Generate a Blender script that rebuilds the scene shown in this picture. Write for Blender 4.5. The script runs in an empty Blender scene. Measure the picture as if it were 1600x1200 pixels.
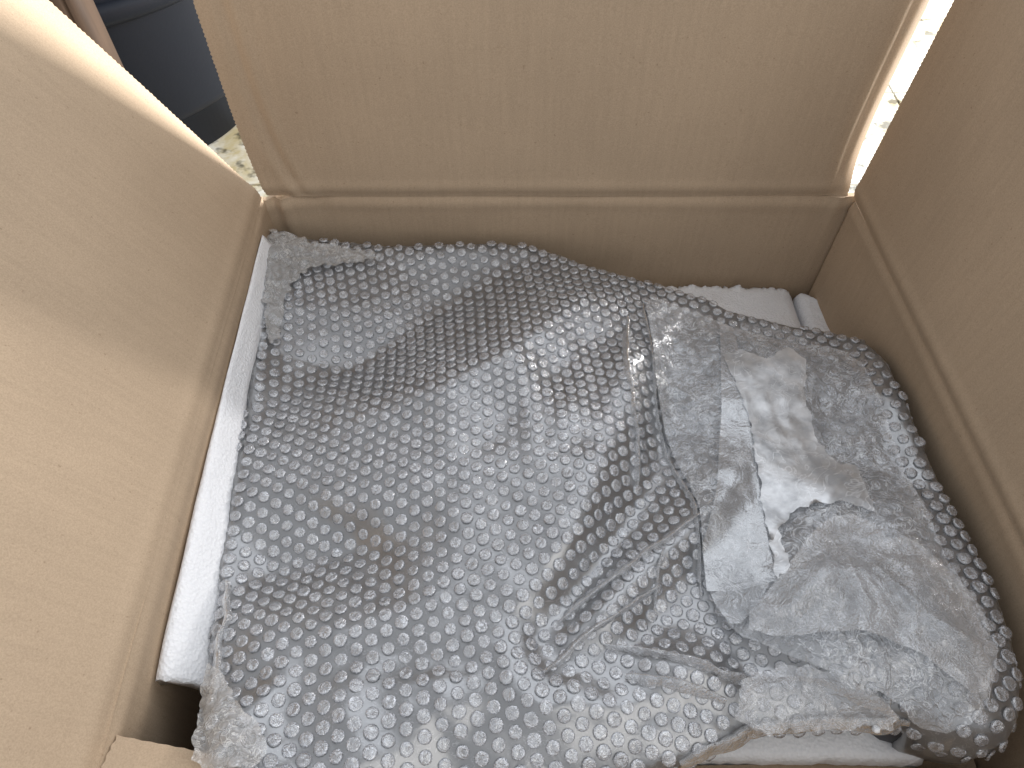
import bpy, bmesh, math, random
import numpy as np
from mathutils import Vector, Matrix, noise
from mathutils.geometry import delaunay_2d_cdt
random.seed(7); rng = np.random.default_rng(7)
R = math.radians
C = bpy.context.scene.collection
SC = bpy.context.scene

# ---------------------------------------------------------------- camera
Z0 = 0.36                        # height of the box opening above the floor
CAMH = 0.475                     # camera above the opening
PITCH = R(53.5); F = 1120.0
cam_d = bpy.data.cameras.new('camera'); cam = bpy.data.objects.new('camera', cam_d); C.objects.link(cam)
cam.location = (0, 0, Z0 + CAMH); cam.rotation_euler = (R(90) - PITCH, 0, 0)
cam_d.sensor_width = 36; cam_d.lens = 36 * F / 1600; cam_d.clip_start = 0.01; cam_d.clip_end = 60
SC.camera = cam

# ---------------------------------------------------------------- light
w = bpy.data.worlds.new('World'); SC.world = w; w.use_nodes = True
bg = w.node_tree.nodes['Background']; bg.inputs[0].default_value = (0.92, 0.95, 1.0, 1); bg.inputs[1].default_value = 0.84
def area(name, loc, target, sx, sy, power, col):
    d = bpy.data.lights.new(name, 'AREA'); d.shape = 'RECTANGLE'; d.size = sx; d.size_y = sy; d.energy = power; d.color = col
    o = bpy.data.objects.new(name, d); C.objects.link(o); o.location = loc
    o.rotation_euler = (Vector(target) - Vector(loc)).to_track_quat('-Z', 'Y').to_euler()
    return o
area('window_light', (2.5, 2.1, 0.90), (-.3, 0.5, 0.45), 1.1, .75, 340, (1.0, 0.98, 0.97))
area('window_light', (.8, 2.0, 2.8), (0.0, 0.4, 0.4), 2.6, 2.0, 28, (0.87, 0.92, 1.0))
area('room_light', (1.1, -.6, 2.3), (-.2, 0.3, 0.4), 1.6, 1.6, 14, (1.0, 0.97, 0.93))
SC.view_settings.view_transform = 'Standard'; SC.view_settings.look = 'None'
SC.view_settings.exposure = 0.0; SC.view_settings.gamma = 1.0
SC.render.engine = 'CYCLES'
cy = SC.cycles
cy.use_denoising = True; cy.max_bounces = 10; cy.transparent_max_bounces = 24
cy.diffuse_bounces = 4; cy.glossy_bounces = 4; cy.transmission_bounces = 6
cy.caustics_reflective = False; cy.caustics_refractive = False
cy.sample_clamp_indirect = 4.0

# ---------------------------------------------------------------- helpers
cp, sp = math.cos(PITCH), math.sin(PITCH)
def ray(u, v):
    xx = (u - 800) / F; yy = -(v - 600) / F
    return np.array((xx, cp + yy * sp, -sp + yy * cp))
def P(u, v, h):                  # the place on the level h metres below the opening that the photograph shows at u, v
    d = ray(u, v); t = (-(CAMH + h)) / d[2]
    return np.array((d[0] * t, d[1] * t, Z0 - h))

def mesh_obj(name, verts, faces, mat, parent=None, smooth=True):
    me = bpy.data.meshes.new(name); me.from_pydata([tuple(map(float, p)) for p in verts], [], [tuple(map(int, f)) for f in faces])
    me.update()
    if smooth: me.polygons.foreach_set('use_smooth', [True] * len(me.polygons))
    if mat: me.materials.append(mat)
    o = bpy.data.objects.new(name, me); C.objects.link(o)
    if parent:
        o.parent = parent
        q = parent; off = Vector((0, 0, 0))
        while q: off += q.location; q = q.parent
        o.location = -off
    return o
def thing(name, label, cat, loc, group=None):
    o = bpy.data.objects.new(name, None); C.objects.link(o); o.location = loc; o.empty_display_size = 0.05
    o['label'] = label; o['category'] = cat
    if group: o['group'] = group
    return o
def tag(o, label, cat, group=None):
    o['label'] = label; o['category'] = cat
    if group: o['group'] = group

def fb(x, y, z=0.0, s=1.0, oct=3):
    v = 0; a = 1; f = s
    for _ in range(oct):
        v += a * noise.noise((x * f, y * f, z * f + 3.1)); a *= .5; f *= 2.03
    return v
def ridged(x, y, z, s, oct=2):
    v = 0; a = 1; f = s
    for k in range(oct):
        v += a * (1 - 2.2 * abs(noise.noise((x * f + 7.7 * k, y * f, z * f + 1.3)))); a *= .5; f *= 2.1
    return v

# ---------------------------------------------------------------- materials
def new_mat(name):
    m = bpy.data.materials.new(name); m.use_nodes = True
    nt = m.node_tree; nt.nodes.clear()
    out = nt.nodes.new('ShaderNodeOutputMaterial')
    return m, nt, out
def nd(nt, typ, **kw):
    n = nt.nodes.new(typ)
    for k, v in kw.items():
        if k in n.inputs: n.inputs[k].default_value = v
        else: setattr(n, k, v)
    return n
def ramp(nt, src, p0, c0, p1, c1):
    r = nt.nodes.new('ShaderNodeValToRGB'); e = r.color_ramp.elements
    e[0].position = p0; e[0].color = (*c0, 1); e[1].position = p1; e[1].color = (*c1, 1)
    nt.links.new(src, r.inputs[0]); return r

def cardboard(name, axis='X', base=(.478, .362, .250)):
    m, nt, out = new_mat(name); L = nt.links.new
    pos = nd(nt, 'ShaderNodeNewGeometry')
    p = nd(nt, 'ShaderNodeBsdfPrincipled'); p.inputs['Roughness'].default_value = .82
    p.inputs['Specular IOR Level'].default_value = .25
    mp = nd(nt, 'ShaderNodeMapping'); mp.inputs['Scale'].default_value = (1, .06, .06) if axis == 'X' else (.06, 1, .06)
    L(pos.outputs['Position'], mp.inputs[0])
    n1 = nd(nt, 'ShaderNodeTexNoise', Scale=7.0, Detail=3.0); L(pos.outputs['Position'], n1.inputs['Vector'])
    n2 = nd(nt, 'ShaderNodeTexNoise', Scale=900.0, Detail=3.0, Roughness=.7); L(pos.outputs['Position'], n2.inputs['Vector'])
    n3 = nd(nt, 'ShaderNodeTexNoise', Scale=260.0, Detail=2.0); L(mp.outputs[0], n3.inputs['Vector'])
    b = base
    r1 = ramp(nt, n1.outputs['Fac'], .3, tuple(x * .94 for x in b), .7, tuple(x * 1.06 for x in b))
    r2 = ramp(nt, n2.outputs['Fac'], .32, (.86, .85, .84), .66, (1.07, 1.07, 1.08))
    r3 = ramp(nt, n3.outputs['Fac'], .3, (.97, .97, .97), .7, (1.025, 1.025, 1.025))
    m1 = nd(nt, 'ShaderNodeMixRGB', blend_type='MULTIPLY'); m1.inputs[0].default_value = 1
    L(r1.outputs[0], m1.inputs[1]); L(r2.outputs[0], m1.inputs[2])
    m2 = nd(nt, 'ShaderNodeMixRGB', blend_type='MULTIPLY'); m2.inputs[0].default_value = 1
    L(m1.outputs[0], m2.inputs[1]); L(r3.outputs[0], m2.inputs[2])
    # dark fibre specks
    v = nd(nt, 'ShaderNodeTexNoise', Scale=330.0, Detail=1.0); L(pos.outputs['Position'], v.inputs['Vector'])
    r4 = ramp(nt, v.outputs['Fac'], .20, (.70, .66, .62), .27, (1, 1, 1))
    m3 = nd(nt, 'ShaderNodeMixRGB', blend_type='MULTIPLY'); m3.inputs[0].default_value = .8
    L(m2.outputs[0], m3.inputs[1]); L(r4.outputs[0], m3.inputs[2])
    L(m3.outputs[0], p.inputs['Base Color'])
    bu = nd(nt, 'ShaderNodeBump', Strength=.35, Distance=.0004); L(n2.outputs['Fac'], bu.inputs['Height'])
    bu2 = nd(nt, 'ShaderNodeBump', Strength=.25, Distance=.0006); L(n3.outputs['Fac'], bu2.inputs['Height']); L(bu.outputs[0], bu2.inputs['Normal'])
    L(bu2.outputs[0], p.inputs['Normal'])
    L(p.outputs[0], out.inputs[0]); return m
kraft_x = cardboard('kraft_flutes_x', 'X')
kraft_y = cardboard('kraft_flutes_y', 'Y')
kraft_edge = cardboard('kraft_cut_edge', 'X', (.54, .43, .31))

def foam_mat():
    m, nt, out = new_mat('white_foam'); L = nt.links.new
    pos = nd(nt, 'ShaderNodeNewGeometry')
    p = nd(nt, 'ShaderNodeBsdfPrincipled'); p.inputs['Roughness'].default_value = .7
    v = nd(nt, 'ShaderNodeTexVoronoi', Scale=420.0); L(pos.outputs['Position'], v.inputs['Vector'])
    n = nd(nt, 'ShaderNodeTexNoise', Scale=60.0, Detail=3.0); L(pos.outputs['Position'], n.inputs['Vector'])
    r = ramp(nt, v.outputs['Distance'], 0, (.88, .885, .90), .9, (.82, .825, .845)); L(r.outputs[0], p.inputs['Base Color'])
    bu = nd(nt, 'ShaderNodeBump', Strength=.5, Distance=.0012); L(v.outputs['Distance'], bu.inputs['Height'])
    bu2 = nd(nt, 'ShaderNodeBump', Strength=.4, Distance=.002); L(n.outputs['Fac'], bu2.inputs['Height']); L(bu.outputs[0], bu2.inputs['Normal'])
    L(bu2.outputs[0], p.inputs['Normal']); L(p.outputs[0], out.inputs[0]); return m
foam = foam_mat()

def film_mat(name, haze=.25, rim=.35, gloss=.25, rough=.18, crinkle=.6, cscale=220.0, dist=.0012, tint=(.88, .91, .95), crease=.4, cw=.03, wear=0, mott=0):
    """Thin polyethylene: mostly see-through, a little milky, glossy, with whitened crease lines. gloss: share reflected face on."""
    m, nt, out = new_mat(name); L = nt.links.new
    pos = nd(nt, 'ShaderNodeNewGeometry')
    n = nd(nt, 'ShaderNodeTexNoise', Scale=cscale, Detail=2.5, Roughness=.6, Distortion=1.5); L(pos.outputs['Position'], n.inputs['Vector'])
    s = nd(nt, 'ShaderNodeMath', operation='SUBTRACT'); L(n.outputs['Fac'], s.inputs[0]); s.inputs[1].default_value = .5
    ab = nd(nt, 'ShaderNodeMath', operation='ABSOLUTE'); L(s.outputs[0], ab.inputs[0])
    bu = nd(nt, 'ShaderNodeBump', Strength=crinkle, Distance=dist); L(ab.outputs[0], bu.inputs['Height'])
    bu.invert = True
    cr = nd(nt, 'ShaderNodeMapRange'); L(ab.outputs[0], cr.inputs[0])
    cr.inputs[1].default_value = 0; cr.inputs[2].default_value = cw; cr.inputs[3].default_value = crease; cr.inputs[4].default_value = 0
    n3 = nd(nt, 'ShaderNodeTexNoise', Scale=cscale * .35, Detail=1.0); L(pos.outputs['Position'], n3.inputs['Vector'])
    cm = nd(nt, 'ShaderNodeMapRange'); L(n3.outputs['Fac'], cm.inputs[0]); cm.inputs[1].default_value = .38; cm.inputs[2].default_value = .58
    cc = nd(nt, 'ShaderNodeMath', operation='MULTIPLY'); L(cr.outputs[0], cc.inputs[0]); L(cm.outputs[0], cc.inputs[1])
    tr = nd(nt, 'ShaderNodeBsdfTransparent'); tr.inputs[0].default_value = (.96, .97, .98, 1)
    di = nd(nt, 'ShaderNodeBsdfDiffuse'); di.inputs[0].default_value = (*tint, 1); L(bu.outputs[0], di.inputs['Normal'])
    tl = nd(nt, 'ShaderNodeBsdfTranslucent'); tl.inputs[0].default_value = (*tint, 1); L(bu.outputs[0], tl.inputs['Normal'])
    mk = nd(nt, 'ShaderNodeMixShader'); mk.inputs[0].default_value = .3; L(di.outputs[0], mk.inputs[1]); L(tl.outputs[0], mk.inputs[2])
    lw = nd(nt, 'ShaderNodeLayerWeight', Blend=.35)
    f = nd(nt, 'ShaderNodeMath', operation='MULTIPLY_ADD'); L(lw.outputs['Facing'], f.inputs[0]); f.inputs[1].default_value = rim; f.inputs[2].default_value = haze
    f2 = nd(nt, 'ShaderNodeMath', operation='ADD'); L(f.outputs[0], f2.inputs[0]); L(cc.outputs[0], f2.inputs[1]); f2.use_clamp = True
    if wear:
        wa = nd(nt, 'ShaderNodeAttribute', attribute_name='wear'); wm = nd(nt, 'ShaderNodeMath', operation='MULTIPLY_ADD'); L(wa.outputs['Fac'], wm.inputs[0]); wm.inputs[1].default_value = wear
        L(f2.outputs[0], wm.inputs[2]); wm.use_clamp = True; f2 = wm
    a = nd(nt, 'ShaderNodeMixShader'); L(f2.outputs[0], a.inputs[0]); L(tr.outputs[0], a.inputs[1]); L(mk.outputs[0], a.inputs[2])
    g = nd(nt, 'ShaderNodeBsdfGlossy'); g.inputs['Roughness'].default_value = rough; L(bu.outputs[0], g.inputs['Normal'])
    fr = nd(nt, 'ShaderNodeFresnel'); fr.inputs[0].default_value = 1.5; L(bu.outputs[0], fr.inputs['Normal'])
    fm = nd(nt, 'ShaderNodeMath', operation='MULTIPLY_ADD'); L(fr.outputs[0], fm.inputs[0]); fm.inputs[1].default_value = .9; fm.inputs[2].default_value = gloss - .04; fm.use_clamp = True
    if mott:                     # the film clings in some places and lifts in others
        n4 = nd(nt, 'ShaderNodeTexNoise', Scale=55.0, Detail=4.0, Roughness=.6); L(pos.outputs['Position'], n4.inputs['Vector'])
        mr = nd(nt, 'ShaderNodeMapRange'); L(n4.outputs['Fac'], mr.inputs[0]); mr.inputs[1].default_value = .36; mr.inputs[2].default_value = .60; mr.inputs[3].default_value = 1 - mott; mr.inputs[4].default_value = 1
        m5 = nd(nt, 'ShaderNodeMath', operation='MULTIPLY'); L(fm.outputs[0], m5.inputs[0]); L(mr.outputs[0], m5.inputs[1]); fm = m5
    o = nd(nt, 'ShaderNodeMixShader'); L(fm.outputs[0], o.inputs[0]); L(a.outputs[0], o.inputs[1]); L(g.outputs[0], o.inputs[2])
    L(o.outputs[0], out.inputs[0]); return m
M_sheet = film_mat('film_sheet', haze=.115, rim=.12, gloss=.25, rough=.28, crinkle=.25, cscale=110, dist=.001, crease=.25, cw=.012)
M_bubble = film_mat('film_bubble', haze=.12, rim=.28, gloss=.33, rough=.26, crinkle=.9, cscale=230, dist=.0018, crease=.9, cw=.035, wear=.30, tint=(.87, .91, 1.0))
M_over = film_mat('film_overlap', mott=.5, haze=.20, rim=.25, gloss=.16, rough=.24, crinkle=.7, cscale=90, dist=.003, crease=.55, cw=.03)
M_tape = film_mat('clear_tape', haze=.15, mott=.6, rim=.2, gloss=.40, rough=.32, crinkle=.25, cscale=45, dist=.002, crease=.4, cw=.02)
M_strip = film_mat('film_strip', haze=.14, rim=.2, gloss=.20, rough=.22, crinkle=.35, cscale=60, dist=.002, crease=.35, cw=.02)
M_fold = film_mat('film_fold', haze=.22, rim=.25, gloss=.08, rough=.25, crinkle=.9, cscale=200, dist=.002, crease=.6)
M_white = film_mat('film_milky', mott=.5, haze=.20, rim=.3, gloss=.16, rough=.24, crinkle=.7, cscale=110, dist=.003, crease=.22, cw=.025, tint=(.90, .91, .93))
M_back = film_mat('film_back', haze=.26, rim=.5, gloss=.12, rough=.25, crinkle=1, cscale=130, dist=.003, tint=(.88, .86, .83), crease=.5)

def core_mat():
    m, nt, out = new_mat('inner_wrap_grey'); L = nt.links.new
    p = nd(nt, 'ShaderNodeBsdfPrincipled'); p.inputs['Roughness'].default_value = .45
    p.inputs['Base Color'].default_value = (.055, .058, .065, 1)
    L(p.outputs[0], out.inputs[0]); return m
M_core = core_mat()

# ---------------------------------------------------------------- floor
def granite():
    m, nt, out = new_mat('pale_granite'); L = nt.links.new
    pos = nd(nt, 'ShaderNodeNewGeometry')
    p = nd(nt, 'ShaderNodeBsdfPrincipled'); p.inputs['Roughness'].default_value = .35
    n = nd(nt, 'ShaderNodeTexNoise', Scale=9.0, Detail=4.0, Roughness=.65, Distortion=.6); L(pos.outputs['Position'], n.inputs['Vector'])
    n2 = nd(nt, 'ShaderNodeTexNoise', Scale=22.0, Detail=3.0, Roughness=.6); L(pos.outputs['Position'], n2.inputs['Vector'])
    r = ramp(nt, n.outputs['Fac'], .36, (.40, .34, .20), .54, (.56, .545, .48))
    r2 = ramp(nt, n2.outputs['Fac'], .36, (.16, .16, .15), .46, (1, 1, 1))
    mx = nd(nt, 'ShaderNodeMixRGB', blend_type='MULTIPLY'); mx.inputs[0].default_value = .85
    L(r.outputs[0], mx.inputs[1]); L(r2.outputs[0], mx.inputs[2]); L(mx.outputs[0], p.inputs['Base Color'])
    L(p.outputs[0], out.inputs[0]); return m
M_gran = granite()
def plain(name, col, rough, noise_amt=.1, scale=30.0, spec=.5, stretch=None):
    m, nt, out = new_mat(name); L = nt.links.new
    pos = nd(nt, 'ShaderNodeTexCoord'); p = nd(nt, 'ShaderNodeBsdfPrincipled'); p.inputs['Roughness'].default_value = rough
    p.inputs['Specular IOR Level'].default_value = spec
    n = nd(nt, 'ShaderNodeTexNoise', Scale=scale, Detail=5.0, Roughness=.65)
    if stretch:
        mp = nd(nt, 'ShaderNodeMapping'); mp.inputs['Scale'].default_value = stretch; L(pos.outputs['Object'], mp.inputs[0]); L(mp.outputs[0], n.inputs['Vector'])
    else: L(pos.outputs['Object'], n.inputs['Vector'])
    r = ramp(nt, n.outputs['Fac'], .3, tuple(c * (1 - noise_amt) for c in col), .7, tuple(c * (1 + noise_amt) for c in col))
    L(r.outputs[0], p.inputs['Base Color'])
    bu = nd(nt, 'ShaderNodeBump', Strength=.15, Distance=.001); L(n.outputs['Fac'], bu.inputs['Height']); L(bu.outputs[0], p.inputs['Normal'])
    L(p.outputs[0], out.inputs[0]); return m
M_grout = plain('grout', (.56, .52, .48), .9)
fl = mesh_obj('floor', [(-5, -4, -.004), (5, -4, -.004), (5, 6, -.004), (-5, 6, -.004)], [(0, 1, 2, 3)], M_grout, smooth=False)
fl['kind'] = 'structure'
def tile_mesh(sx, sy):
    bm = bmesh.new(); bmesh.ops.create_cube(bm, size=1)
    bmesh.ops.scale(bm, vec=(sx, sy, .012), verts=bm.verts)
    bmesh.ops.bevel(bm, geom=[e for e in bm.edges], offset=.0012, segments=1, affect='EDGES')
    me = bpy.data.meshes.new('floor_tile'); bm.to_mesh(me); bm.free(); me.materials.append(M_gran); return me
tm = tile_mesh(.297, .297)
for i in range(-5, 7):
    for j in range(1, 8):
        o = bpy.data.objects.new('floor_tile', tm); C.objects.link(o); o.parent = fl
        o.location = (i * .3 + .04, j * .3 + .32, -.006 + random.uniform(-.0004, .0004))

# ---------------------------------------------------------------- cardboard box
TH = .006
def grid_panel(name, fn, na, nb, mat, parent, th=TH, saw=(0, 0, 0), pitch=.004, joined=None):
    """fn(a,b) in 0..1 -> (point, outward thickness direction). saw: tooth size at a=0, a=1, b=1 edges."""
    A = np.linspace(0, 1, na); B = np.linspace(0, 1, nb)
    pts = np.zeros((na, nb, 3)); 
    for i, a in enumerate(A):
        for j, b in enumerate(B):
            pts[i, j] = fn(a, b)
    da = np.gradient(pts, axis=0); db = np.gradient(pts, axis=1)
    # teeth on the cut edges
    def un(v): return v / np.linalg.norm(v, axis=-1, keepdims=True)
    if saw[0]:
        k = ((-1.0) ** np.arange(nb)) * saw[0] * rng.uniform(.3, 1, nb); pts[0] += un(da[0]) * k[:, None]
    if saw[1]:
        k = ((-1.0) ** np.arange(nb)) * saw[1] * rng.uniform(.3, 1, nb); pts[-1] += un(da[-1]) * k[:, None]
    if saw[2]:
        k = ((-1.0) ** np.arange(na)) * saw[2] * rng.uniform(.3, 1, na); pts[:, -1] += un(db[:, -1]) * k[:, None]
    nrm = un(np.cross(da, db))
    bk = pts - nrm * th
    V = list(pts.reshape(-1, 3)) + list(bk.reshape(-1, 3)); n = na * nb
    Fc = []
    for i in range(na - 1):
        for j in range(nb - 1):
            q = (i * nb + j, (i + 1) * nb + j, (i + 1) * nb + j + 1, i * nb + j + 1)
            Fc.append(q); Fc.append((q[3] + n, q[2] + n, q[1] + n, q[0] + n))
    nf = len(Fc)
    ring = [i * nb for i in range(na)] + [(na - 1) * nb + j for j in range(1, nb)] + [i * nb + nb - 1 for i in range(na - 2, -1, -1)] + [j for j in range(nb - 2, 0, -1)]
    base = len(V)
    m = len(ring)
    for r in ring: V.append(V[r])
    for r in ring: V.append((V[r] * .5 + V[r + n] * .5) - 0 * V[r])
    for r in ring: V.append(V[r + n])
    for k in range(m):
        k2 = (k + 1) % m
        Fc.append((base + k2, base + k, base + m + k, base + m + k2))
        Fc.append((base + m + k2, base + m + k, base + 2 * m + k, base + 2 * m + k2))
    o = mesh_obj(name, V, Fc, mat, parent)
    o.data.materials.append(kraft_edge)
    jn = (lambda r: (r % nb == 0) if joined == 'b0' else (r % nb == nb - 1) if joined == 'b1' else False)
    mi = [0] * nf
    for k in range(m):
        q = 0 if jn(ring[k]) and jn(ring[(k + 1) % m]) else 1; mi += [q, q]
    o.data.polygons.foreach_set('material_index', mi)
    sm = [True] * nf + [False] * (len(Fc) - nf); o.data.polygons.foreach_set('use_smooth', sm)
    return o

BL = np.array((-.2545, .589)); BR = np.array((.3465, .589)); FL = np.array((-.2425, .02)); FR = np.array((.365, .02))
box = thing('cardboard_box', 'open brown corrugated cardboard box with its flaps standing up around the wrap', 'box', (.05, .3, 0))
def gauss(x, s): return math.exp(-(x / s) ** 2)
DEP = .345
# walls (inner faces). b: 0 at the bottom, 1 at the crease
def wall_fn(p, q, nrm, bulge, seed, slot=0):
    def fn(a, b):
        xy = p + (q - p) * a
        d = DEP * (1 - b)
        off = bulge * math.sin(math.pi * a) * math.sin(math.pi * min(1, .15 + .85 * (1 - b))) + .0012 * fb(a * 3, b * 2, seed, 1.5)
        off += .0018 * gauss(d, .005) - .0008 * gauss(d - .012, .006)
        off += slot * gauss(a, .006)               # open joint beside the corner
        return (xy[0] + nrm[0] * off, xy[1] + nrm[1] * off, Z0 - d)
    return fn
wb = lambda b: b
def bwall(a, b):
    a = -.012 + 1.024 * a
    b2 = 1 - (1 - b) ** 1.7
    p = list(wall_fn(BL, BR, (0, 1), .004, 1.0)(a, b2))
    x = (a) * .601
    d = DEP * (1 - b2)
    f = math.exp(-d / .05)
    p[1] += -.006 * gauss(x - .020, .006) * f + .004 * gauss(x - .009, .004) * f       # crushed corner folds at the left end
    p[1] += .003 * gauss(x - .055, .018) * f - .003 * gauss(x - .59, .006) * f
    p[2] += (-.006 * gauss(x - .0, .012)) * f
    return p
grid_panel('side_panel', lambda a, b: bwall(a, b), 140, 60, kraft_x, box, joined='b1')
lw_ = wall_fn(FL, BL, (-1, 0), .001, 5.0); rw_ = wall_fn(BR, FR, (1, 0), .006, 9.0, .007)
grid_panel('side_panel', lambda a, b: lw_(a, 1 - (1 - b) ** 1.7), 80, 50, kraft_y, box, joined='b1')
grid_panel('side_panel', lambda a, b: rw_(a ** 1.5, 1 - (1 - b) ** 1.7), 160, 50, kraft_y, box, joined='b1')
fw_ = wall_fn(FR, FL, (0, -1), .004, 12.0)
grid_panel('side_panel', fw_, 30, 20, kraft_x, box)
grid_panel('bottom_panel', lambda a, b: (-.262 + .64 * a, .01 + .59 * b, .012), 6, 6, kraft_x, box)

# flaps: a along the crease, b up the flap
def flap_fn(p, q, ang_fn, length, disp, inset=(.002, .002)):
    """ang: lean outwards from vertical"""
    pv = np.array(p, float); qv = np.array(q, float); e = (qv - pv); W = np.linalg.norm(e); e = e / W
    outw = np.array((-e[1], e[0]))
    def fn(a, b):
        s = length * b; x = inset[0] + (W - inset[0] - inset[1]) * a
        ang = ang_fn(a)
        d, dx = disp(x, s, W)
        up = s * math.cos(ang) + d * math.sin(ang) * 1
        o_ = s * math.sin(ang) - d * math.cos(ang)
        xy = pv + e * (x + dx) + outw * o_
        return (xy[0], xy[1], Z0 + up + .0005)
    return fn
def crease(s): return -.0018 * gauss(s, .005) + .0008 * gauss(s - .012, .006)
# back flap (p=right end so that outwards is +y): e = -x, outw = (0,-1)?  -> use left to right: outw = (-0, 1)
def d_back(x, s, W):
    d = crease(s) + .0010 * fb(x * 4, s * 4, 2.0)
    up = 1 - math.exp(-s / .02)
    k = .022 + .004 * math.sin(s * 14)
    d += (-.0022 * gauss(x - .024 - .02 * math.exp(-s / .05), .0040) + .0012 * gauss(x - .033 - .02 * math.exp(-s / .05), .005)) * up
    d += .0016 * gauss(x - .05 - .5 * s * 0, .010) * math.exp(-s / .03) + .002 * gauss(x - .035 + s * .3, .006) * math.exp(-s / .04)
    # right-hand strip curls towards the viewer
    r = W - x
    wdt = .046 - .014 * math.exp(-s / .04)
    t = max(0, 1 - r / wdt)
    d += .030 * t * t * (1 - math.exp(-s / .03)) * -1
    d += (-.0032 * gauss(r - wdt * .52, .0032) ) * (1 - math.exp(-s / .012))
    dx = 0
    f = 1 - x / W
    dx += -.030 * s * f * 0 + (-.010 * (1 - math.exp(-s / .06))) * f ** 6
    dx += (.012) * (s / .2) * (1 - f) ** 3
    return d, dx
flap_back = grid_panel('flap', flap_fn(BL, BR, lambda a: R(2.5), .285, d_back, (.004, .003)), 170, 150, kraft_x, box, joined='b0', saw=(.0007, .0007, .0005))
flap_back['label'] = 'back flap standing upright with a bent right edge'
def d_left(x, s, W):
    d = crease(s) * 1.0 + .0009 * fb(x * 3, s * 4, 6.0) + .001 * math.sin(math.pi * min(1, s / .3))
    return d, 0
flap_left = grid_panel('flap', flap_fn(FL, BL, lambda a: R(30.4), .30, d_left, (.0, .001)), 150, 150, kraft_y, box, joined='b0', saw=(.0006, .0008, .0005))
flap_left['label'] = 'left flap leaning outwards with its far edge in bright light'
def d_right(x, s, W):
    d = crease(s) * 1.2 + .0015 * fb(x * 3, s * 3, 16.0)
    return d, .002 * (s / .2) * 0
flap_right = grid_panel('flap', flap_fn(BR, FR, lambda a: R(2.0 + 3 * a), .285, d_right, (.001, .0)), 150, 150, kraft_y, box, joined='b0', saw=(.0007, .0005, .0005))
flap_right['label'] = 'right flap standing almost upright in shade'
# front flap tucked inwards over the front wall: its cut edge shows at the bottom left
e0 = P(181, 1148, .004); e1 = P(330, 1177, .012); e2 = P(520, 1214, .040); e3 = P(1040, 1196, .10); e4 = P(1300, 1192, .115); e5 = P(1560, 1205, .12)
edge = [e0, e1, e2, e3, e4, e5]; ex = np.array([e[0] for e in edge])
def ffl(a, b):
    x = e0[0] + (e5[0] - e0[0]) * a
    y1 = np.interp(x, ex, [e[1] for e in edge]); z1 = np.interp(x, ex, [e[2] for e in edge])
    t = 1 - b
    s = t * (y1 - .022)
    return (x - .004 * b * 0 - .006 * t, y1 - s, z1 + (Z0 - .001 - z1) * t + .002 * math.sin(t * 3.1) - .002 * gauss(b - 1, .08))
ff = grid_panel('flap', ffl, 120, 24, kraft_x, box, saw=(.0008, 0, .0004))
ff['label'] = 'front flap folded down into the box'

# ---------------------------------------------------------------- wrapped package
OUT = [(420, 360, .037), (440, 364, .038), (470, 373, .041), (530, 378, .044), (600, 385, .046), (700, 381, .047), (760, 380, .047), (820, 383, .048), (870, 399, .055), (930, 421, .057),
       (1000, 441, .058), (1060, 456, .059), (1110, 471, .06), (1140, 489, .06), (1240, 512, .061), (1300, 521, .061), (1350, 533, .057), (1387, 572, .046), (1420, 640, .036),
       (1447, 705, .033), (1475, 770, .031), (1500, 822, .029), (1530, 880, .027), (1560, 940, .027), (1580, 1005, .028), (1592, 1062, .030), (1590, 1120, .034), (1568, 1162, .042),
       (1520, 1178, .05), (1450, 1160, .05), (1420, 1135, .045), (1300, 1136, .045), (1160, 1142, .045), (1120, 1172, .042), (1050, 1202, .042), (930, 1230, .045), (700, 1245, .045), (500, 1245, .020), (335, 1225, .004),
       (328, 1160, .014), (324, 1110, .030), (334, 1040, .040), (330, 985, .045), (345, 950, .045), (340, 890, .046), (355, 800, .048), (364, 740, .048), (372, 690, .048), (386, 600, .048), (398, 500, .046), (414, 440, .042), (418, 400, .039)]
CREASES = [                       # lines where the taut film breaks from one facet to the next
    [(500, 690, .045), (600, 632, .037), (700, 585, .020), (780, 548, .017), (850, 505, .021), (900, 470, .029)],
    [(470, 610, .064), (560, 575, .071), (640, 525, .072), (720, 474, .069), (790, 430, .056)],
    [(985, 560, .027), (960, 650, .024), (925, 760, .022), (890, 840, .023), (850, 900, .028), (790, 970, .031), (730, 1040, .035)],
    [(1045, 600, .052), (1035, 690, .054), (1010, 770, .054), (960, 850, .054), (900, 930, .052), (850, 1000, .047)],
    [(1150, 745, .036), (1060, 832, .033), (960, 930, .033), (880, 1010, .036)],
    [(1150, 830, .046), (1090, 890, .048), (1020, 960, .048)],
    [(400, 975, .040), (520, 988, .031), (640, 967, .033), (740, 905, .033)],
    [(430, 898, .066), (560, 858, .066), (650, 836, .046)],
    [(430, 1062, .034), (560, 1080, .029), (700, 1082, .027), (830, 1080, .027), (940, 1090, .028), (1060, 1072, .030)],
    [(500, 1030, .038), (640, 1030, .038), (730, 1045, .034)],
    [(870, 1046, .039), (960, 1042, .042)],
    [(830, 700, .029), (822, 620, .029)],
]
INN = [(600, 440, .054), (480, 425, .047), (440, 540, .060), (440, 760, .046), (560, 790, .042), (700, 740, .034), (820, 850, .031), (700, 880, .036), (900, 690, .026), (830, 450, .044), (920, 540, .038),
       (1060, 520, .052), (1150, 565, .038), (1270, 565, .041), (1180, 735, .042), (1330, 725, .045), (1400, 820, .022), (1270, 920, .022), (1110, 690, .046),
       (1150, 1000, .042), (1320, 1040, .022), (1470, 1040, .018), (450, 1140, .028), (650, 1150, .026), (850, 1140, .030), (1020, 1130, .034), (1520, 1120, .028)]
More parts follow.
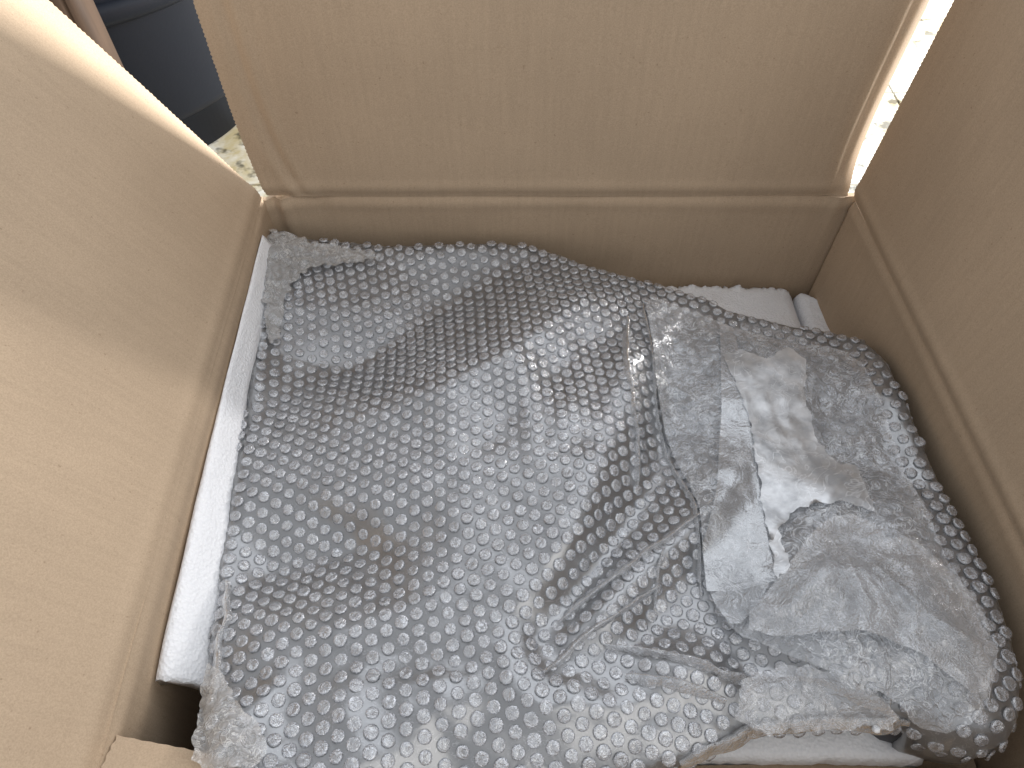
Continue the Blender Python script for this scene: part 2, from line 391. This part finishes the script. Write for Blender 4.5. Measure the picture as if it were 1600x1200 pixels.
def dens(pts, n):
    o = []
    for i in range(len(pts)):
        p, q = np.array(pts[i]), np.array(pts[(i + 1) % len(pts)])
        k = max(1, int(np.linalg.norm((q - p)[:2]) / n))
        for j in range(k): o.append(p + (q - p) * j / k)
    return o
OW = np.array([P(*p) for p in OUT]); CL = [[P(*p) for p in l] for l in CREASES]; CW = np.vstack([OW, [P(*p) for p in INN]] + CL)
_e = []; _k = len(OW) + len(INN)
for l in CL:
    _e += [(_k + i, _k + i + 1) for i in range(len(l) - 1)]; _k += len(l)
_e += [(i, (i + 1) % len(OW)) for i in range(len(OW))]
_v, _, _t, _ov, _, _ = delaunay_2d_cdt([Vector(map(float, p[:2])) for p in CW], _e, [], 0, 1e-7)
_v = np.array([tuple(p) for p in _v]); _vz = np.zeros(len(_v))
for i, o in enumerate(_ov):
    _vz[i] = np.mean([CW[k, 2] for k in o]) if len(o) else CW[np.argmin(((CW[:, :2] - _v[i]) ** 2).sum(1)), 2]
_tri = np.array([t for t in _t])
def lin(p):
    z = np.full(len(p), np.nan)
    for a, b, c in _tri:
        A_, B_, C_ = _v[a], _v[b], _v[c]; den = (B_[1] - C_[1]) * (A_[0] - C_[0]) + (C_[0] - B_[0]) * (A_[1] - C_[1])
        if abs(den) < 1e-14: continue
        l1 = ((B_[1] - C_[1]) * (p[:, 0] - C_[0]) + (C_[0] - B_[0]) * (p[:, 1] - C_[1])) / den
        l2 = ((C_[1] - A_[1]) * (p[:, 0] - C_[0]) + (A_[0] - C_[0]) * (p[:, 1] - C_[1])) / den
        k = np.isnan(z) & (l1 > -1e-6) & (l2 > -1e-6) & (l1 + l2 < 1 + 1e-6)
        z[k] = l1[k] * _vz[a] + l2[k] * _vz[b] + (1 - l1[k] - l2[k]) * _vz[c]
    bad = np.isnan(z)
    if bad.any():
        d = ((p[bad][:, None] - CW[None, :, :2]) ** 2).sum(-1); z[bad] = CW[d.argmin(1), 2]
    return z
def seg_dist(p, a, b):
    ab = b - a; t = np.clip(((p - a) @ ab) / (ab @ ab), 0, 1)
    c = a + t[:, None] * ab; dv = p - c
    side = np.sign(ab[0] * dv[:, 1] - ab[1] * dv[:, 0])
    return np.linalg.norm(dv, axis=1), side, t
def poly_dist(p, poly, closed=True):
    best = np.full(len(p), 9.0); sg = np.ones(len(p)); tt = np.zeros(len(p)); n = len(poly); m = n if closed else n - 1
    for i in range(m):
        d, s, t = seg_dist(p, poly[i], poly[(i + 1) % n]); k = d < best
        best[k] = d[k]; sg[k] = s[k]; tt[k] = (i + t[k]) / m
    return best, sg, tt
def px(line, h=.025): return np.array([P(u, v, h)[:2] for u, v in line])
# folds of the wrap: (polyline in the order that puts the steep side on the left of travel, height, near width, steep width)
RIDGES = [
    (px([(860, 1010), (960, 930), (1060, 840), (1150, 750)]), .005, .016, .010),
    (px([(960, 1010), (1060, 1030), (1150, 1062), (1290, 1075), (1420, 1110)]), .008, .016, .012),
    (px([(835, 720), (822, 620), (800, 530), (790, 470)]), .006, .012, .010),
    (px([(990, 720), (982, 600), (985, 500)]), .006, .010, .010),
    (px([(390, 760), (430, 620), (450, 480)]), .003, .02, .02),
    (px([(1230, 860), (1300, 760), (1390, 640)]), .006, .02, .014),
    (px([(1200, 900), (1320, 900), (1430, 960), (1540, 1080)]), .008, .03, .014),
    (px([(860, 690), (905, 600), (900, 520)]), .004, .014, .010),
]
def H(p):
    """height of the package's top film"""
    p = np.atleast_2d(p)
    z = np.zeros(len(p))
    for k_ in range(8):
        r_ = .013 if k_ % 2 else .006
        z += lin(p + r_ * np.array((math.cos(k_ * .7854), math.sin(k_ * .7854)))) / 8
    ed, _, _ = poly_dist(p, OW[:, :2])
    k = np.clip(ed / .03, 0, 1)
    for line, amp, wn, wf in RIDGES:
        dd, s, t = poly_dist(p, line, closed=False)
        wd = np.where(s > 0, wf, wn)
        ends = np.clip(np.minimum(t, 1 - t) * 6 + .15, 0, 1)
        z += k * amp * ends * (np.exp(-np.sqrt(dd * dd + .004 ** 2) / wd) - .30)
    q = np.clip(ed / .014, 0, 1)
    z += .006 * np.sqrt(np.clip(1 - (1 - q) ** 2, 0, 1))
    fr_ = np.clip((.205 - p[:, 1]) / .09, 0, 1) * k
    z += np.array([f_ * .0024 * ridged(a, b * 1.5, 2.0, 17, 2) if f_ > 0 else 0 for (a, b), f_ in zip(p, fr_)])
    z += np.array([.0013 * fb(a, b, 0, 14, 2) + .0005 * fb(a, b, 4, 60, 2) for a, b in p])
    return z
def inside(p, poly):
    x, y = p[:, 0], p[:, 1]; c = np.zeros(len(p), bool); n = len(poly)
    for i in range(n):
        x1, y1 = poly[i]; x2, y2 = poly[(i + 1) % n]
        k = ((y1 > y) != (y2 > y)) & (x < (x2 - x1) * (y - y1) / (y2 - y1 + 1e-12) + x1); c ^= k
    return c
def patch(poly, step, jit=.25):
    """triangulated patch inside a world-space polygon: (N,2), faces, number of boundary points"""
    b = []
    for i in range(len(poly)):
        p, q = poly[i], poly[(i + 1) % len(poly)]; k = max(1, int(np.linalg.norm(q - p) / step))
        for j in range(k): b.append(p + (q - p) * j / k)
    b = np.array(b)
    lo, hi = b.min(0), b.max(0)
    g = np.array([(x + (step / 2 if j % 2 else 0), y) for j, y in enumerate(np.arange(lo[1], hi[1], step * .87)) for x in np.arange(lo[0], hi[0], step)])
    g += rng.uniform(-jit, jit, g.shape) * step
    g = g[inside(g, b)]; dd, _, _ = poly_dist(g, b); g = g[dd > step * .45]
    al = np.vstack([b, g]); nb = len(b)
    vv, _, ff_, _, _, _ = delaunay_2d_cdt([Vector(map(float, p)) for p in al], [(i, (i + 1) % nb) for i in range(nb)], [], 1, 1e-7)
    return np.array([tuple(v) for v in vv]), [tuple(f) for f in ff_], nb

pkg = thing('wrapped_package', 'large flat package in clear bubble wrap lying inside the open box', 'package', (.05, .33, Z0 - .15))
OP = OW[:, :2]
# jagged outline for the film
outl = np.array(dens([tuple(p) + (0,) for p in OP], .004))[:, :2]
outl = outl if len(outl) > 60 else OP
vv, fc, nb = patch(OP, .0042)
zz = H(vv)
V3 = np.column_stack([vv, zz])
# skirt going down the sides
bl = [i for i in range(nb)]
cen = OP.mean(0)
rows = [V3]; Fs = list(fc); prev = list(range(nb)); cnt = len(V3)
for lvl, (dz, dout0) in enumerate([(.010, .004), (.022, .005), (.036, .002), (.050, -.004), (.068, -.012)]):
    nv = []
    for i in range(nb):
        dout = dout0; p = V3[i]; a = V3[(i - 1) % nb]; c = V3[(i + 1) % nb]; tn = c[:2] - a[:2]; tn = tn / (np.linalg.norm(tn) + 1e-9); nn = np.array((tn[1], -tn[0]))
        if (p[:2] - cen) @ nn < 0: nn = -nn
        if p[1] < .14 and .09 < p[0] < .27: dout -= dz * .5
        if p[0] < -.15 and p[1] < .19: dout -= dz * .9
        j = .0015 * fb(p[0], p[1], lvl * .3, 90, 1)
        nv.append((p[0] + nn[0] * (dout * .5 + j), p[1] + nn[1] * (dout * .5 + j), p[2] - dz))
    rows.append(np.array(nv)); new = list(range(cnt, cnt + nb)); cnt += nb
    for i in range(nb):
        j = (i + 1) % nb; Fs.append((prev[i], prev[j], new[j], new[i]))
    prev = new
film = mesh_obj('film_sheet', np.vstack(rows), Fs, M_sheet, pkg)
# inner layers of wrap round the goods, a few millimetres below
poly2 = cen + (OP - cen) * .955
v2, f2, nb2 = patch(poly2, .008)
z2 = H(v2) - .010
b2 = np.column_stack([v2[:nb2], z2[:nb2] - .055])
n2 = len(v2)
F2 = list(f2) + [(i, (i + 1) % nb2, n2 + (i + 1) % nb2, n2 + i) for i in range(nb2)]
mesh_obj('inner_wrap', np.vstack([np.column_stack([v2, z2]), b2]), F2, M_core, pkg)

# ---- bubbles
def bubble_geo(seed, seg=12):
    r = random.Random(seed)
    prof = [(1.0, 0), (.975, .22), (.90, .44), (.66, .52), (.32, .49)]
    V, Fc = [], []
    ph = r.uniform(0, 6.28); dent = r.uniform(.05, .22); da = r.uniform(0, 6.28)
    for k, (rr, h) in enumerate(prof):
        for i in range(seg):
            a = ph + i * 6.28318 / seg
            q = 1 + (r.uniform(-.05, .05) if k else 0)
            hh = h + (r.uniform(-.10, .10) if k >= 2 else 0)
            if k >= 2: hh -= dent * max(0, math.cos(a - da)) * rr + (.10 * math.cos(2 * (a - da)) if k == 3 else 0)
            V.append((rr * q * math.cos(a), rr * q * math.sin(a), hh))
    V.append((0, 0, .49 + r.uniform(-.20, .05)))
    for k in range(len(prof) - 1):
        for i in range(seg):
            j = (i + 1) % seg; Fc.append((k * seg + i, k * seg + j, (k + 1) * seg + j, (k + 1) * seg + i))
    k = len(prof) - 1
    for i in range(seg): Fc.append((k * seg + i, k * seg + (i + 1) % seg, len(V) - 1))
    return np.array(V), Fc
BG = [bubble_geo(100 + i) for i in range(12)]
BM = []
WEAR = [w_ for w_ in (0, .15, .9, .25, 0) for _ in range(12)] + [0]
for V_, F_ in BG:
    me = bpy.data.meshes.new('bubble'); me.from_pydata([tuple(p) for p in V_], [], F_); me.update()
    me.polygons.foreach_set('use_smooth', [True] * len(me.polygons)); me.materials.append(M_bubble); BM.append(me)
    at = me.attributes.new('wear', 'FLOAT', 'POINT'); at.data.foreach_set('value', [float(x) for x in WEAR])
PX, PY = .0102, .0117
BRAD = .0049
cand = []
for i in range(-34, 40):
    for j in range(-2, 56):
        x = i * PX + .04; y = j * PY + (PY / 2 if i % 2 else 0)
        wx = .010 * fb(x, y, 1.7, 5, 2); wy = .010 * fb(x, y, 8.2, 5, 2)
        a = R(7) * (1 + .8 * fb(x, y, 3.3, 3, 1))
        dx, dy = x - .05, y - .33
        cand.append((.05 + dx * math.cos(a) - dy * math.sin(a) + wx, .33 + dx * math.sin(a) + dy * math.cos(a) + wy))
cand = np.array(cand); cand = cand[inside(cand, OP)]
ed, _, _ = poly_dist(cand, OP); cand = cand[ed > .002]
e_ = .002
hz = H(cand); gx = (H(cand + (e_, 0)) - H(cand - (e_, 0))) / (2 * e_); gy = (H(cand + (0, e_)) - H(cand - (0, e_))) / (2 * e_)
items = []
for (x, y), z, a, b in zip(cand, hz, gx, gy):
    n = Vector((-a, -b, 1)).normalized()
    items.append((Vector((x, y, z)), n))
# rows of bubbles down the package's sides (back, right)
per = np.array(dens([tuple(p) for p in OW], 9.0)) if False else None
acc = 0
for i in range(nb):
    p = V3[i]; q = V3[(i + 1) % nb]; acc += np.linalg.norm(q[:2] - p[:2])
    if acc < .0110: continue
    acc = 0
    a = V3[(i - 1) % nb]; tn = q[:2] - a[:2]; tn /= np.linalg.norm(tn); nn = np.array((tn[1], -tn[0]))
    if (p[:2] - cen) @ nn < 0: nn = -nn
    for lv, (dz, do, tz) in enumerate([(.004, .0005, .6), (.0145, .001, .15)]):
        if lv and ((p[1] < .14 and .09 < p[0] < .27) or (p[0] < -.15 and p[1] < .19)): continue
        sh = (tn * (.006 if lv % 2 else 0))
        items.append((Vector((p[0] + nn[0] * do + sh[0], p[1] + nn[1] * do + sh[1], p[2] - dz)), Vector((nn[0], nn[1], tz)).normalized()))
camp = cam.location.copy()
items.sort(key=lambda t: (t[0] - camp).length)
def frame_of(loc, n, k):
    r = random.Random(k * 13 + 5)
    n = (n + Vector((r.uniform(-.09, .09), r.uniform(-.09, .09), 0))).normalized()
    q = n.to_track_quat('Z', 'Y').to_matrix() @ Matrix.Rotation(r.uniform(0, 6.28), 3, 'Z')
    s = BRAD * r.uniform(.92, 1.06); hgt = r.choice((1, 1, .95, .9, .8, .6)) * r.uniform(.68, .9)
    return q, s, s * hgt
first = 0
def in_view(p):
    d = p - camp; fw = d.y * cp - d.z * sp; up = d.y * sp + d.z * cp
    u = 800 + F * d.x / fw; v = 600 - F * up / fw
    return 0 < u < 1600 and 0 < v < 1195
rest = []
nsing = 0
for k, (loc, n) in enumerate(items):
    q, s, sh = frame_of(loc, n, k)
    if nsing < 300 and in_view(loc) and n.z > .5:
        o = bpy.data.objects.new('bubble', BM[k % 12]); C.objects.link(o); o.parent = pkg
        o.matrix_local = Matrix.Translation(loc - pkg.location) @ (q @ Matrix.Diagonal((s, s, sh))).to_4x4()
        nsing += 1
    else: rest.append((k, loc, q, s, sh))
Vb, Fb = [], []; base = 0
for k, loc, q, s, sh in rest:
    V_, F_ = BG[k % 12]; M3 = np.array(q) @ np.diag((s, s, sh))
    Vb.append(V_ @ M3.T + np.array(loc)); Fb += [tuple(i + base for i in f) for f in F_]; base += len(V_)
bb = mesh_obj('bubbles', np.vstack(Vb), Fb, M_bubble, pkg); bb['kind'] = 'stuff'
at = bb.data.attributes.new('wear', 'FLOAT', 'POINT'); at.data.foreach_set('value', [float(x) for x in WEAR] * len(rest))

# ---- films lying over the right half: overlapping flap, clear tape, folded piece, turned-up corner
def film_patch(name, poly_px, lift, mat, amp, scale, step=.003, h=.03, seed=0, jag=0, curl=0, label=None, wr=0, soft=1, fan=None, flat=0):
    poly = px(poly_px, h)
    for _ in range(soft):
        q_ = np.roll(poly, -1, axis=0); poly = np.stack([poly * .75 + q_ * .25, poly * .25 + q_ * .75], 1).reshape(-1, 2)
    v, f, n = patch(poly, step)
    z = H(v)
    if flat:
        A_ = np.column_stack([v, np.ones(len(v))]); z = z * (1 - flat) + flat * (A_ @ np.linalg.lstsq(A_, z, rcond=None)[0])
        lift += .002
    z = z + lift
    ed_, _, _ = poly_dist(v, poly)
    z += np.array([amp * ridged(a, b, seed, scale) for a, b in v])
    if wr: z += np.array([wr * ridged(a * 2.2, b * .5, seed + 3, scale * 1.6, 1) for a, b in v])
    if fan is not None:
        c_ = P(fan[0], fan[1], h)[:2]; dv = v - c_; rr = np.linalg.norm(dv, axis=1); th = np.arctan2(dv[:, 1], dv[:, 0])
        z += np.array([fan[2] * min(1, r_ / .05) * ridged(t_ * 2.2 + fb(x_, y_, 2, 20, 1), r_ * 4, seed, 1.0, 3) for (x_, y_), r_, t_ in zip(v, rr, th)])
    if curl: z += curl * np.exp(-ed_ / .008)
    if jag:
        for i in range(n): v[i] += jag * np.array((noise.noise((v[i][0] * 160, v[i][1] * 160, seed)), noise.noise((v[i][1] * 160, v[i][0] * 160, seed + 5))))
    o = mesh_obj(name, np.column_stack([v, z]), f, mat, pkg)
    if label: o['label'] = label
    return o
film_patch('overlap_flap', [(1008, 447), (1060, 460), (1110, 474), (1140, 492), (1240, 516), (1300, 526), (1345, 540), (1370, 600), (1395, 680), (1420, 760), (1450, 850), (1490, 930), (1520, 1010), (1535, 1090), (1500, 1150), (1430, 1130), (1400, 1100), (1290, 1060), (1190, 1005),
            (1150, 990), (1110, 920), (1098, 850), (1085, 760), (1050, 680), (1030, 600), (1020, 520)], .0065, M_over, .0022, 38, seed=1, label='flat outer layer of film crossing the wrap on the right')
film_patch('tape_strip', [(1128, 490), (1150, 500), (1172, 640), (1190, 780), (1207, 915), (1150, 925), (1105, 922), (1098, 850), (1120, 760), (1130, 640)], .0085, M_strip, .0006, 22, seed=4, soft=0, flat=.35, wr=.0003, label='long clear strip with a straight right edge')
film_patch('tape_strip', [(1132, 548), (1160, 540), (1200, 556), (1235, 535), (1262, 560), (1258, 610), (1278, 690), (1310, 728), (1336, 732), (1358, 812), (1310, 792), (1240, 800), (1214, 832), (1226, 896), (1206, 915), (1190, 780), (1172, 645)], .0108, M_tape, .0006, 22, seed=8, soft=0, flat=.45, wr=.0002, jag=.0035, label='shiny pale window of clear tape')
film_patch('folded_corner', [(1262, 838), (1215, 905), (1148, 985), (1215, 1006), (1300, 1000), (1370, 1020), (1440, 1060), (1505, 1110), (1530, 1050), (1505, 970), (1450, 900), (1400, 860), (1362, 862), (1345, 828), (1300, 815)], .011, M_white, .0012, 34, step=.0025, seed=12, curl=.003, fan=(1300, 850, .0035), label='loose crumpled corner of milky film fanning out')
film_patch('film_sheet', [(1110, 920), (1200, 912), (1180, 950), (1148, 985), (1120, 950)], .012, M_over, .0008, 60, seed=22)
film_patch('turned_corner', [(330, 1035), (345, 1048), (380, 1100), (440, 1170), (420, 1215), (335, 1222), (326, 1150), (322, 1095)], .010, M_back, .0026, 85, step=.002, seed=31, jag=.003, label='turned over corner of wrap at the front left')
film_patch('film_sheet', [(418, 360), (470, 372), (600, 388), (560, 400), (480, 408), (450, 430), (425, 520), (408, 520), (412, 440)], .006, M_back, .0030, 70, step=.002, seed=41, jag=.006)
film_patch('film_sheet', [(1150, 1060), (1230, 1040), (1330, 1075), (1425, 1135), (1300, 1140), (1150, 1150)], .010, M_white, .003, 40, seed=51, jag=.004)

# sharp pinched folds
def fold(pts, wd, hgt, h=.02, seed=0, lift=.004):
    line = px(pts, h); d = [0]
    for i in range(len(line) - 1): d.append(d[-1] + np.linalg.norm(line[i + 1] - line[i]))
    n = int(d[-1] / .003) + 2; ts = np.linspace(0, d[-1], n)
    c = np.column_stack([np.interp(ts, d, line[:, k]) for k in (0, 1)])
    c += np.array([(.002 * fb(t, seed, 0, 40, 2), .002 * fb(t, seed, 9, 40, 2)) for t in ts])
    tn = np.gradient(c, axis=0); tn /= np.linalg.norm(tn, axis=1)[:, None]; nn = np.column_stack([-tn[:, 1], tn[:, 0]])
    V = []; prof = [(-1, 0), (-.45, .35), (-.05, .95), (.12, 1), (.3, .6), (.6, .1)]
    for i in range(n):
        e = min(1, min(i, n - 1 - i) / 5 + .05); k = 1 + .35 * fb(ts[i], seed, 3, 60, 2)
        zb = H(c[i:i + 1])[0] + lift
        for a, b in prof:
            q = c[i] + nn[i] * a * wd * k * (.5 + .5 * e); V.append((q[0], q[1], zb - .003 * (abs(a) > .55) + b * hgt * .6 * e * k))
    m = len(prof); Fc = [(i * m + j, i * m + j + 1, (i + 1) * m + j + 1, (i + 1) * m + j) for i in range(n - 1) for j in range(m - 1)]
    mesh_obj('fold', V, Fc, M_fold, pkg)
for k, (pts, wd, hg) in enumerate([
        ([(985, 475), (982, 560), (1000, 660), (1003, 740)], .004, .006),
        ([(1140, 752), (1090, 800), (1020, 850), (930, 915), (875, 960)], .0035, .006),
        ([(1035, 905), (980, 945), (900, 1000), (850, 1050)], .003, .005),
        ([(950, 1000), (1040, 1015), (1130, 1045), (1200, 1058)], .004, .008),
        ([(980, 1050), (1060, 1062), (1140, 1085)], .005, .006),
                ([(1010, 447), (1024, 520), (1032, 600), (1052, 680), (1088, 762), (1100, 850), (1108, 920)], .002, .003),
        ([(340, 890), (345, 950), (332, 985), (336, 1040), (325, 1100)], .004, .004),
        ([(1205, 915), (1190, 790), (1172, 650), (1150, 520)], .0015, .002),
        ([(1040, 850), (1030, 905), (1028, 940)], .002, .003),
        ([(1262, 838), (1225, 900), (1180, 950), (1148, 985)], .002, .004),
        ([(1290, 880), (1340, 960), (1380, 1040), (1400, 1110)], .006, .007),
        ([(1380, 860), (1450, 950), (1520, 1060)], .005, .006),
        ([(1300, 1050), (1360, 1085), (1420, 1115)], .004, .006),
        ([(1165, 1075), (1200, 1050), (1260, 1048), (1320, 1075), (1380, 1100)], .003, .005),
        ]):
    fold(pts, wd, hg, seed=k * 1.7)
# gathered bead of film along the front edge on the right
fold([(1060, 1192), (1110, 1168), (1170, 1138), (1280, 1125), (1420, 1128)], .006, .008, h=.04, seed=44, lift=.001)

# ---------------------------------------------------------------- pad added to carry the goods and lighten the dark corner gap
pad = grid_panel('added_cardboard_pad', lambda a, b: (-.250 + .612 * a, .028 + .555 * b, Z0 - .152), 40, 40, kraft_x, None, th=.008)
tag(pad, 'flat brown cardboard pad added under the bubble wrap to carry it and lighten the corner gap', 'cardboard pad')
# ---------------------------------------------------------------- foam
def foam_block(name, xs, ys, ztop, hgt, label, seed, rag=.003, bow=.008, roundr=.012, plan=0, n=(46, 40)):
    """block with rounded top edges and a torn outline"""
    x0, x1 = xs; y0, y1 = ys
    nx, ny = n; V = []
    for i in range(nx):
        for j in range(ny):
            a = i / (nx - 1); b = j / (ny - 1)
            x = x0 + (x1 - x0) * a; y = y0 + (y1 - y0) * b
            ex_ = min(a, 1 - a) * (x1 - x0); ey = min(b, 1 - b) * (y1 - y0)
            q = max(0, 1 - ex_ / roundr); r_ = max(0, 1 - ey / (roundr * .5))
            z = ztop - roundr * (1 - math.sqrt(max(0, 1 - q * q))) - roundr * .5 * (1 - math.sqrt(max(0, 1 - r_ * r_)))
            z += bow * (1 - (2 * a - 1) ** 2) + .0025 * fb(x, y, seed, 24, 3)
            if j > ny - 3: z += .007 * max(-.3, noise.noise((x * 75, seed, 9))) + .003 * noise.noise((x * 300, seed, 2))
            if plan: y -= b * plan * max(0, (a - .15) / .85) ** 2.2
            if j in (0, ny - 1): y += rag * noise.noise((x * 260, seed, 1)) + rag * .8 * noise.noise((x * 90, seed, 4))
            V.append((x, y, z))
    Fc = [(i * ny + j, (i + 1) * ny + j, (i + 1) * ny + j + 1, i * ny + j + 1) for i in range(nx - 1) for j in range(ny - 1)]
    ring = [i * ny for i in range(nx)] + [(nx - 1) * ny + j for j in range(1, ny)] + [i * ny + ny - 1 for i in range(nx - 2, -1, -1)] + [j for j in range(ny - 2, 0, -1)]
    b0 = len(V)
    for r_ in ring: V.append((V[r_][0], V[r_][1], ztop - hgt))
    m = len(ring); Fc += [(ring[(k + 1) % m], ring[k], b0 + k, b0 + (k + 1) % m) for k in range(m)]
    o = mesh_obj(name, V, Fc, foam)
    tag(o, label, 'foam', 'white foam packing pieces')
    return o
# left sheet, standing along the left wall (built square, then sheared to follow the wall)
def left_sheet():
    y0, y1 = .128, .550; V = []; ny = 90
    top = [(.0, -.005), (.002, -.0015), (.006, 0), (.011, -.0008), (.016, -.0035), (.022, -.0080), (.028, -.0125), (.034, -.0165), (.040, -.0205), (.044, -.026)]
    prof = top + [(.044, -.034), (.034, -.0275), (.022, -.019), (.010, -.0125), (.0, -.014)]
    for j in range(ny):
        t = j / (ny - 1); y = y0 + (y1 - y0) * t
        xb = FL[0] + (BL[0] - FL[0]) * (y - .02) / .569 + .0008
        ws = max(.25, .82 - .95 * t)
        for k, (a, b) in enumerate(prof):
            yy = y
            if j == 0: yy += .004 * noise.noise((a * 300, b * 160, 2.2)) + .004 * noise.noise((a * 500, 0, 5))
            V.append((xb + a * ws, yy, Z0 - .035 + .019 * t ** .6 + b * (1 if b > -.2 else 1) + .0012 * fb(a * 10, y, 1, 20, 2)))
    m = len(prof); Fc = [(j * m + k, j * m + (k + 1) % m, (j + 1) * m + (k + 1) % m, (j + 1) * m + k) for j in range(ny - 1) for k in range(m)]
    Fc.append(tuple(range(m))[::-1]); Fc.append(tuple((ny - 1) * m + k for k in range(m)))
    o = mesh_obj('foam_sheet', V, Fc, foam)
    tag(o, 'long white foam sheet standing between the left wall and the wrap', 'foam', 'white foam packing pieces')
left_sheet()
foam_block('foam_block', (.09, .327), (.40, .586), Z0 - .127, .0245, 'white foam block with a torn edge against the back wall', 3.0, rag=.009, bow=.006, roundr=.016, n=(130, 40))
foam_block('foam_block', (.330, .3655), (.38, .580), Z0 - .128, .0235, 'narrow rounded white foam piece in the back right corner', 9.0, rag=.003, bow=.002, roundr=.009, plan=.085, n=(24, 60))
foam_block('foam_block', (.02, .30), (.088, .20), Z0 - .095, .056, 'white foam slab under the front edge of the wrap', 15.0, rag=.002, bow=.0)
# loose bead
bm = bmesh.new(); bmesh.ops.create_icosphere(bm, subdivisions=3, radius=.0026)
for v in bm.verts: v.co *= 1 + .12 * noise.noise(v.co * 700)
me = bpy.data.meshes.new('foam_bead'); bm.to_mesh(me); bm.free(); me.materials.append(foam)
for p_ in me.polygons: p_.use_smooth = True
bd = bpy.data.objects.new('foam_bead', me); C.objects.link(bd); bd.location = P(1369, 1139, .036)
tag(bd, 'tiny loose white foam bead at the front edge of the wrap', 'foam bead')

# ---------------------------------------------------------------- things behind the box
M_tub = plain('charcoal_plastic', (.010, .012, .017), .42, .06, 200.0, .18)
M_wood = plain('brown_wood', (.054, .034, .022), .6, .35, 9.0, .2, stretch=(6, 6, .7))
tub = thing('plastic_tub', 'dark charcoal plastic tub standing on the pale floor behind the left flap', 'tub', (-.776, 1.34, 0))
def lathe(name, prof, seg, mat, parent):
    c = parent.location; V = [(c.x + r * math.cos(2 * math.pi * i / seg), c.y + r * math.sin(2 * math.pi * i / seg), z) for r, z in prof for i in range(seg)]
    Fc = [(k * seg + i, k * seg + (i + 1) % seg, (k + 1) * seg + (i + 1) % seg, (k + 1) * seg + i) for k in range(len(prof) - 1) for i in range(seg)]
    return mesh_obj(name, V, Fc, mat, parent)
lathe('tub_body', [(.0, .004), (.25, .004), (.252, .084), (.276, .088), (.281, .093), (.285, .105), (.300, .20), (.311, .28), (.316, .40), (.308, .402), (.296, .28), (.268, .11), (.0, .10)], 128, M_tub, tub)  # recessed dark foot added in place of the shadow below the body
lathe('rim', [(.311, .286), (.322, .290), (.329, .300), (.328, .314), (.320, .322), (.311, .320)], 128, M_tub, tub)
post = thing('wooden_post', 'brown wooden post in front of the dark tub at the far left', 'post', (-.5265, .841, 0))
def rbox(name, x0, x1, y0, y1, z0, z1, bev, mat, parent, sub=1):
    bm = bmesh.new(); bmesh.ops.create_cube(bm, size=1)
    for v in bm.verts:
        v.co = Vector(((x0 if v.co.x < 0 else x1), (y0 if v.co.y < 0 else y1), (z0 if v.co.z < 0 else z1)))
    bmesh.ops.bevel(bm, geom=list(bm.edges), offset=bev, segments=3, affect='EDGES')
    me = bpy.data.meshes.new(name); bm.to_mesh(me); bm.free(); me.materials.append(mat)
    for p_ in me.polygons: p_.use_smooth = True
    o = bpy.data.objects.new(name, me); C.objects.link(o); o.parent = parent; o.location = -parent.location
    return o
rbox('shaft', -.56, -.493, .81, .872, .03, .80, .007, M_wood, post)
rbox('foot', -.565, -.488, .805, .877, 0, .03, .005, M_wood, post)
